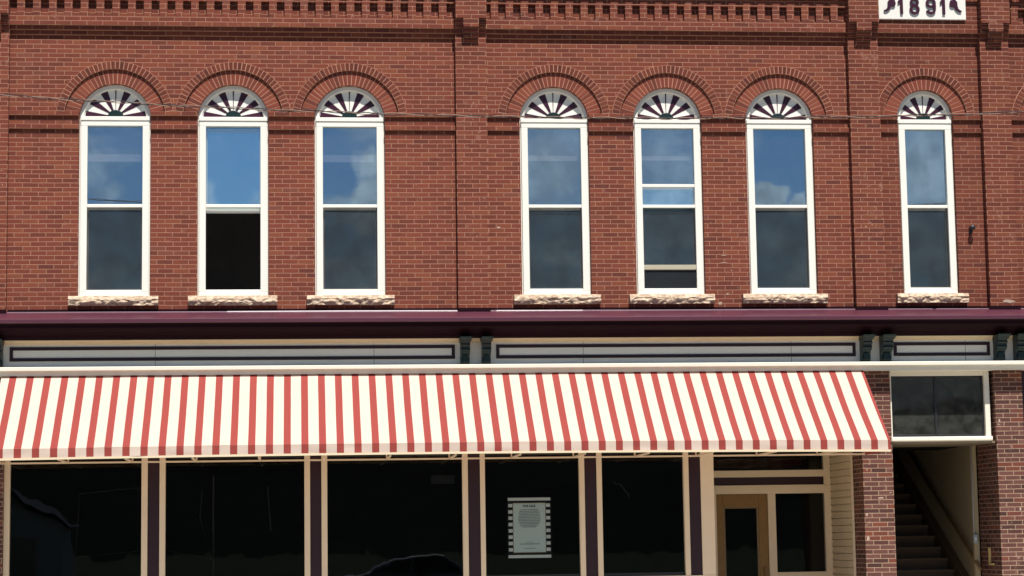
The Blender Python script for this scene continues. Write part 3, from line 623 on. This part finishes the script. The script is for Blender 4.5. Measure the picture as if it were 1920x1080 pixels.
# ------------------------------------------------------------------ cable across the front
cab = thing('utility_cable', 'thin twisted black and tan overhead cable sagging across the upstairs windows', 'cable', (4.1, -3.7, 6.803))
M_cb = simple('black cable jacket', (.018, .016, .018), .5, 30, .2, .4); M_ct = simple('weathered cable strand', (.26, .16, .115), .6, 30, .3, .4)
for k, mt in ((0, M_cb), (1, M_ct)):
    pts = []
    for i in range(1301):
        x = -14 + 34 * i / 1300 * 1.0; z = 6.803 + .00414 * (x - 4.1) ** 2 + .004 * math.sin(x * 5.1)
        t = x * 2 * math.pi / (.62 + .05 * math.sin(x * .7)) + k * math.pi; pts.append((x, -3.7 + .0100 * math.cos(t), z + .0115 * math.sin(t)))
    o = MB().tube(pts, .0060 if k == 0 else .0056, 6).build('strand', mt, cab, smooth=True); o.matrix_parent_inverse = Matrix.Translation((-4.1, 3.7, -6.803))

# ------------------------------------------------------------------ small things
def put(o, root): o.matrix_parent_inverse = Matrix.Translation(-Vector(root.location)); return o
po = thing('for_sale_poster', 'for sale poster with black and white striped border inside the shop window', 'poster', (3.15, .09, 1.43))
M_pw = simple('poster paper', (.80, .82, .78), .6, 4, .06, .3, 0); M_pm = simple('poster mint paper', (.70, .80, .76), .6, 4, .08, .3, 0); M_pk = simple('poster black', (.012, .012, .013), .6, 10, .1, .2, 0); M_pt = simple('poster tan rule', (.22, .14, .06), .6, 10, .1, .2, 0); M_ink = simple('poster ink', (.03, .04, .045), .7, 10, .1, .2, 0); M_ink2 = simple('poster faded ink', (.14, .19, .18), .7, 10, .1, .2, 0)
x0, x1, z0, z1 = 2.858, 3.446, 1.428, 2.250
put(MB().box(x0 - .01, x1 + .01, .078, .082, z0 - .01, z1 + .01).build('backing', M_pk, po), po)
s = MB(); s.box(x0, x1, .0745, .0775, z1 - .040, z1).box(x0, x1, .0745, .0775, z0, z0 + .040)
for k in range(8):
    zz = z1 - .128 - k * .0862; s.box(x0 + .006, x0 + .062, .0745, .0775, zz, zz + .046); s.box(x1 - .062, x1 - .006, .0745, .0775, zz, zz + .046)
put(s.build('stripe', M_pw, po), po)
put(MB().box(x0 + .064, x1 - .064, .0715, .0740, z0 + .068, z1 - .066).build('rule', M_pt, po), po)
put(MB().box(x0 + .072, x1 - .072, .0690, .0712, z0 + .078, z1 - .076).build('sheet', M_pm, po), po)
def text_mesh(body, size, loc, mat, name, parent, bold=.0):
    cu = bpy.data.curves.new(name, 'FONT'); cu.body = body; cu.size = size; cu.align_x = 'CENTER'; cu.extrude = .0004; cu.offset = bold
    t = bpy.data.objects.new(name, cu); COL.objects.link(t); bpy.context.view_layer.update()
    me = bpy.data.meshes.new_from_object(t.evaluated_get(bpy.context.evaluated_depsgraph_get())); bpy.data.objects.remove(t)
    o = bpy.data.objects.new(name, me); COL.objects.link(o); me.materials.clear(); me.materials.append(mat)
    me.transform(Matrix.Translation(loc) @ Matrix.Rotation(math.pi / 2, 4, 'X')); o.parent = parent; return o
cx = (x0 + x1) / 2
put(text_mesh('FOR SALE', .040, (cx, .0682, z1 - .128), M_ink, 'heading', po, .0016), po)
lines = MB(); rr = random.Random(4); zz = z1 - .165
for k, wd in enumerate((.24, .27, .29, .28, .30, .29, .31, .30, .31, .27, .25, .20)):
    x = cx - wd / 2
    while x < cx + wd / 2 - .008:
        e = min(cx + wd / 2, x + rr.uniform(.012, .045)); lines.box(x, e, .0680, .0689, zz - .0050, zz + .0050); x = e + .006
    zz -= .0213
for wd, z_, hh in ((.10, z0 + .215, .003), (.27, z0 + .190, .0055), (.15, z0 + .130, .0035)):
    x = cx - wd / 2
    while x < cx + wd / 2 - .006:
        e = min(cx + wd / 2, x + rr.uniform(.02, .05)); lines.box(x, e, .0680, .0689, z_ - hh, z_ + hh); x = e + .007
put(lines.build('small_print', M_ink2, po), po)

pp = MB().box(6.43, 6.87, .160, .163, 5.33, 5.83).build('paper_notice', simple('notice paper', (.75, .76, .72), .7, 3, .05), None)
pp['label'] = 'faint pale paper sheet behind the lower glass of an upstairs window'; pp['category'] = 'paper'
M_nk = simple('notice mark', (.10, .10, .12), .7, 5, .1)
MB().box(6.62, 6.655, .157, .1595, 5.73, 5.77).box(6.585, 6.625, .157, .1595, 5.64, 5.68).box(6.70, 6.73, .157, .1595, 5.69, 5.72).build('print_mark', M_nk, pp)

kn = thing('wall_bracket', 'small black iron knob bracket fixed to brick right of the narrow single window', 'bracket', (9.52, 0, 5.93))
km = MB().tube([(9.52, .0, 5.99), (9.525, -.05, 5.985), (9.53, -.075, 5.98)], .018, 10)
put(km.build('stem', M_dmetal, kn, smooth=True), kn)
bm = bmesh.new(); bmesh.ops.create_uvsphere(bm, u_segments=16, v_segments=10, radius=.040)
for v in bm.verts: v.co.y *= .7; v.co += Vector((9.535, -.085, 5.985))
me = bpy.data.meshes.new('knob'); bm.to_mesh(me); bm.free(); me.materials.append(M_dmetal); o = bpy.data.objects.new('knob', me); COL.objects.link(o); o.parent = kn; put(o, kn)
put(MB().prism_y([(9.500, 5.905), (9.545, 5.905), (9.552, 5.95), (9.54, 5.99), (9.505, 5.99)], -.035, 0).build('plate', M_dmetal, kn, bevel=.004), kn)

hr = thing('handrail', 'sloping wooden handrail on the right wall of the dark stairway', 'handrail', (9.66, .62, 1.19))
put(MB().tube([(9.672, .60, 1.165), (9.672, 1.2, 1.49), (9.672, 5.2, 3.66)], .026, 12).build('rail', M_rail, hr, smooth=True), hr)
for y in (1.0, 2.2, 3.5, 4.7): put(MB().tube([(9.735, y, 1.165 + .5425 * (y - .6) - .10), (9.69, y, 1.165 + .5425 * (y - .6) - .07), (9.672, y, 1.165 + .5425 * (y - .6) - .02)], .009).build('rail_bracket', M_dmetal, hr), hr)
eb = thing('switch_box', 'small grey metal electric box with thin conduit beside the stairway opening', 'electric box', (9.66, .77, 1.53))
M_gm = simple('galvanised metal', (.42, .47, .50), .35, 30, .15, .5)
put(MB().box(9.632, 9.690, .725, .778, 1.53, 1.655).build('housing', M_gm, eb, bevel=.006), eb); put(MB().box(9.650, 9.668, .715, .726, 1.57, 1.615).build('switch', M_white, eb), eb)
put(MB().tube([(9.650, .765, 1.655), (9.650, .765, 2.94)], .0075).build('conduit', M_gm, eb, smooth=True), eb)
ls = thing('latch_plate', 'pale L shaped metal strap on the brick reveal right of the stairway', 'latch plate', (9.745, .33, 1.2))
put(MB().box(9.722, 9.751, .36, .40, 1.225, 1.47).box(9.712, 9.751, .22, .3595, 1.225, 1.25).build('strap', M_strap, ls, bevel=.003), ls)

# ------------------------------------------------------------------ ground and hills (behind the camera; seen in the glass)
def struct(o): o['kind'] = 'structure'; return o
m_as, nt, out = newmat('asphalt'); g = POS(nt); n = NOISE(nt, g.outputs['Position'], 90, 4, .7); n2 = NOISE(nt, g.outputs['Position'], .7, 4, .6)
PRIN(nt, out, MIX(nt, n2, MIX(nt, n, (.060, .060, .060), (.110, .107, .102)), (.09, .087, .083)), .9, n, .004, .6, .2)
m_co, nt, out = newmat('pavement concrete'); g = POS(nt); n = NOISE(nt, g.outputs['Position'], 40, 5, .7); n2 = NOISE(nt, g.outputs['Position'], 1.2, 4, .6)
s_ = nt.nodes.new('ShaderNodeSeparateXYZ'); nt.links.new(g.outputs['Position'], s_.inputs[0])
j = M(nt, 'MINIMUM', M(nt, 'ABSOLUTE', M(nt, 'SUBTRACT', M(nt, 'FRACT', M(nt, 'DIVIDE', s_.outputs[0], 1.5)), .5)), M(nt, 'ABSOLUTE', M(nt, 'SUBTRACT', M(nt, 'FRACT', M(nt, 'DIVIDE', s_.outputs[1], 1.5)), .5)))
PRIN(nt, out, MIX(nt, SMOOTH(nt, j, .004, .01), (.15, .14, .12), MIX(nt, n2, MIX(nt, n, (.48, .45, .38), (.62, .58, .50)), (.54, .50, .43))), .85, n, .003, .5, .2)
m_gr = simple('grass', (.040, .050, .028), .95, 3, .5, .1)
struct(MB().quad((-900, -900, -.16), (900, -900, -.16), (900, 900, -.16), (-900, 900, -.16)).build('ground', m_gr, fix=False))
struct(MB().quad((-300, -18.5, -.15), (300, -18.5, -.15), (300, -6.3, -.15), (-300, -6.3, -.15)).build('road', m_as, fix=False))
struct(MB().box(-60, 60, -6.15, 0.2, -.15, 0.0).build('pavement', m_co)); struct(MB().box(-60, 60, -6.30, -6.1505, -.15, 0.0).build('kerb', m_co, bevel=.02))  # pavement out of view, widened to bounce light up to the frieze
struct(MB().box(5.72, 9.75, .201, 1.9, -.15, .118).build('entry_step', m_co))
struct(MB().box(-60, 60, -20.5, -18.5, -.15, -.02).build('far_pavement', m_co))
m = MB(); nx_, nr = 220, 26                               # wooded hills far across the street
for a in range(nx_ + 1):
    x = -900 + 1800 * a / nx_
    for b in range(nr + 1):
        t = b / nr; y = -330 - 320 * t
        hz = (36 + 15 * mnoise.noise(Vector((x / 230, 2.1, 0))) + 4 * mnoise.noise(Vector((x / 45, 5, 0)))) * math.sin(min(1, t * 1.25) * math.pi / 2)
        hz *= 1 + .0; hz += (mnoise.fractal(Vector((x / 9, y / 9, 0)), 1., 2., 3)) * 4.0 * min(1, t * 5) * 1.0
        m.v.append((x, y, hz * 1.06 - 1))
for a in range(nx_):
    for b in range(nr):
        o = a * (nr + 1) + b; m.f.append((o, o + 1, o + nr + 2, o + nr + 1))
m_h, nt, out = newmat('wooded hillside'); g = POS(nt); n = NOISE(nt, g.outputs['Position'], .16, 5, .65)
PRIN(nt, out, MIX(nt, n, (.004, .005, .005), (.012, .014, .012)), .95, n, 2., .8, .1)
struct(m.build('hills', m_h, smooth=False, fix=False))

# ------------------------------------------------------------------ across the street (only seen as dim reflections in the shop glass)
car = thing('parked_car', 'grey parked car across the street seen dimly reflected in the shop window', 'car', (3.1, -33, -.15))
M_car = simple('silver car paint', (.34, .36, .38), .3, 5, .05, .6); M_tyre = simple('tyre rubber', (.02, .02, .02), .8, 30, .2); M_cg = simple('car glass', (.02, .025, .03), .08, 5, .1, .8)
prof = [(0.95, .32), (0.92, .62), (1.05, .78), (1.95, .90), (2.55, 1.38), (2.75, 1.44), (4.15, 1.42), (4.95, .98), (5.25, .92), (5.30, .55), (5.22, .32)]
put(MB().prism_y([(a, b - .15) for a, b in prof], -33.85, -32.15).build('body', M_car, car, bevel=.05), car)
put(MB().prism_y([(a, b - .15) for a, b in [(2.14, .94), (2.68, 1.36), (3.30, 1.37), (3.30, .95)]], -32.149, -32.13).prism_y([(a, b - .15) for a, b in [(3.40, .95), (3.40, 1.37), (4.08, 1.35), (4.66, .98)]], -32.149, -32.13).build('side_glass', M_cg, car), car)
for xx in (1.72, 4.45):
    for yy in (-33.75, -32.30):
        put(MB().prism_y([(xx + .32 * math.cos(k * math.pi / 12), .17 + .32 * math.sin(k * math.pi / 12)) for k in range(24)], yy - .1, yy + .17).build('wheel', M_tyre, car), car)
put(MB().prism_y([(.955, .52), (.955, .62), (1.12, .64), (1.12, .50)], -32.20, -32.14).build('headlight', M_white, car), car)
gar = thing('garage', 'small pale garage with gabled roof across the street reflected in the left shop window', 'garage', (-10.5, -48, 0))
put(MB().prism_y([(-12.6, -.16), (-12.6, 2.5), (-10.5, 3.6), (-8.4, 2.5), (-8.4, -.16)], -52, -48).build('wall', M_frieze, gar), gar)
put(MB().prism_y([(-12.9, 2.40), (-12.9, 2.52), (-10.5, 3.78), (-8.1, 2.52), (-8.1, 2.40), (-10.5, 3.64)], -52.3, -47.7).build('roof', M_dmetal, gar), gar)
put(MB().box(-11.8, -9.2, -47.99, -47.95, -.16, 2.05).build('door', M_side, gar), gar)

# ------------------------------------------------------------------ sky, sun, camera
# clouds low in the southern sky: tan(azimuth), tan(elevation), half width, half height, softness, density
CLOUDS = [(-.098, .176, .010, .014, .9, .45), (-.044, .160, .010, .012, .6, .55), (-.014, .158, .010, .008, .7, .4), (.037, .160, .0165, .017, .30, .85), (.036, .181, .009, .011, .4, .8), (-.090, .166, .009, .007, .9, .5),
          (.020, .160, .010, .008, .4, .55), (.122, .178, .026, .030, .8, .72), (.180, .196, .016, .010, .9, .35), (.226, .164, .010, .008, .3, .85), (.244, .161, .009, .006, .35, .8),
          (.306, .180, .026, .028, .8, .75), (.314, .165, .010, .008, .4, .7)]
w = bpy.data.worlds.new('World'); sc.world = w; w.use_nodes = True; nt = w.node_tree; nt.nodes.clear()
out = nt.nodes.new('ShaderNodeOutputWorld'); bg = nt.nodes.new('ShaderNodeBackground')
sky = nt.nodes.new('ShaderNodeTexSky'); sky.sky_type = 'NISHITA'; sky.sun_disc = False
sun_dir = Vector((math.sin(math.radians(SUN_AZ)) * math.cos(math.radians(SUN_EL)), -math.cos(math.radians(SUN_AZ)) * math.cos(math.radians(SUN_EL)), math.sin(math.radians(SUN_EL))))
sky.sun_elevation = math.radians(SUN_EL); sky.sun_rotation = math.radians(180 - SUN_AZ)
sky.air_density = 1.0; sky.dust_density = .3; sky.ozone_density = 2.5; sky.altitude = 300
tc = nt.nodes.new('ShaderNodeTexCoord'); vec = tc.outputs['Generated']
mp = nt.nodes.new('ShaderNodeMapping'); mp.inputs['Scale'].default_value = (1, 1, 2.2); mp.inputs['Location'].default_value = (0.37, .2, .11); nt.links.new(vec, mp.inputs['Vector'])
sp_ = nt.nodes.new('ShaderNodeSeparateXYZ'); nt.links.new(vec, sp_.inputs[0])
inv = M(nt, 'MAXIMUM', M(nt, 'MULTIPLY', sp_.outputs[1], -1), .05)
cx_ = M(nt, 'DIVIDE', sp_.outputs[0], inv); ce_ = M(nt, 'DIVIDE', sp_.outputs[2], inv)      # tangents of azimuth (east of south) and elevation
w1 = NOISE(nt, vec, 42, 6, .6, 1); sw_ = nt.nodes.new('ShaderNodeSeparateXYZ'); nt.links.new(w1, sw_.inputs[0])
dx_ = M(nt, 'ADD', cx_, M(nt, 'MULTIPLY', M(nt, 'SUBTRACT', sw_.outputs[0], .5), .024)); dz_ = M(nt, 'ADD', ce_, M(nt, 'MULTIPLY', M(nt, 'SUBTRACT', sw_.outputs[1], .5), .022))
acc = None
for (ax, ez, rx, rz, soft, dens) in CLOUDS:
    a = M(nt, 'DIVIDE', M(nt, 'SUBTRACT', dx_, ax), rx); b = M(nt, 'DIVIDE', M(nt, 'SUBTRACT', dz_, ez), rz)
    d = M(nt, 'SQRT', M(nt, 'ADD', M(nt, 'MULTIPLY', a, a), M(nt, 'MULTIPLY', b, b)))
    k = SMOOTH(nt, d, 1 - soft, 1 + soft * .3, dens, 0); acc = k if acc is None else M(nt, 'MAXIMUM', acc, k)
n1 = NOISE(nt, mp.outputs[0], 9.5, 8, .58); n2 = NOISE(nt, vec, 60, 6, .6)
band = M(nt, 'MULTIPLY', SMOOTH(nt, sp_.outputs[2], .24, .40, 1, 0), SMOOTH(nt, sp_.outputs[1], -.2, .1, 1, .15))
far = M(nt, 'MULTIPLY', M(nt, 'MULTIPLY', SMOOTH(nt, n1, .52, .64), band), .45)
low = M(nt, 'MULTIPLY', SMOOTH(nt, ce_, .130, .168, .75, 0), SMOOTH(nt, NOISE(nt, mp.outputs[0], 26, 6, .6), .35, .65))
mask = M(nt, 'MAXIMUM', M(nt, 'MAXIMUM', acc, far), low)
lit = MIX(nt, SMOOTH(nt, n2, .35, .68), (6.5, 6.6, 7.0), (12.5, 12.6, 12.8))
skyc = MIX(nt, 1., sky.outputs[0], (.86, .96, 1.06), 'MULTIPLY')
col = MIX(nt, mask, skyc, lit)
nt.links.new(col, bg.inputs['Color']); bg.inputs['Strength'].default_value = .05
nt.links.new(bg.outputs[0], out.inputs['Surface'])
ld = bpy.data.lights.new('sun', 'SUN'); ld.energy = 5.0; ld.angle = math.radians(.5); ld.color = (1.0, .955, .88)
so = bpy.data.objects.new('sun', ld); COL.objects.link(so); so.location = sun_dir * 40; so.rotation_euler = sun_dir.to_track_quat('Z', 'Y').to_euler()

cd = bpy.data.cameras.new('camera'); cam = bpy.data.objects.new('camera', cd); COL.objects.link(cam); sc.camera = cam
cd.sensor_width = 36; cd.lens = 74.342; cd.clip_start = .1; cd.clip_end = 3000
yaw, pit, rol = .10148135, .11945844, -.01507876
cy, sy, cp, sp = math.cos(yaw), math.sin(yaw), math.cos(pit), math.sin(pit)
fw = Vector((sy * cp, cy * cp, sp)); rt = Vector((cy, -sy, 0)); up = rt.cross(fw)
r2 = rt * math.cos(rol) + up * math.sin(rol); u2 = -rt * math.sin(rol) + up * math.cos(rol)
mw = Matrix((( r2.x, u2.x, -fw.x, 0), (r2.y, u2.y, -fw.y, -29), (r2.z, u2.z, -fw.z, 1.65), (0, 0, 0, 1)))
cam.matrix_world = mw
vs = sc.view_settings; vs.view_transform = 'Standard'; vs.look = 'None'; vs.exposure = .47; vs.gamma = 1.0
sc.cycles.max_bounces = 8; sc.cycles.transparent_max_bounces = 16; sc.cycles.glossy_bounces = 4; sc.cycles.diffuse_bounces = 4
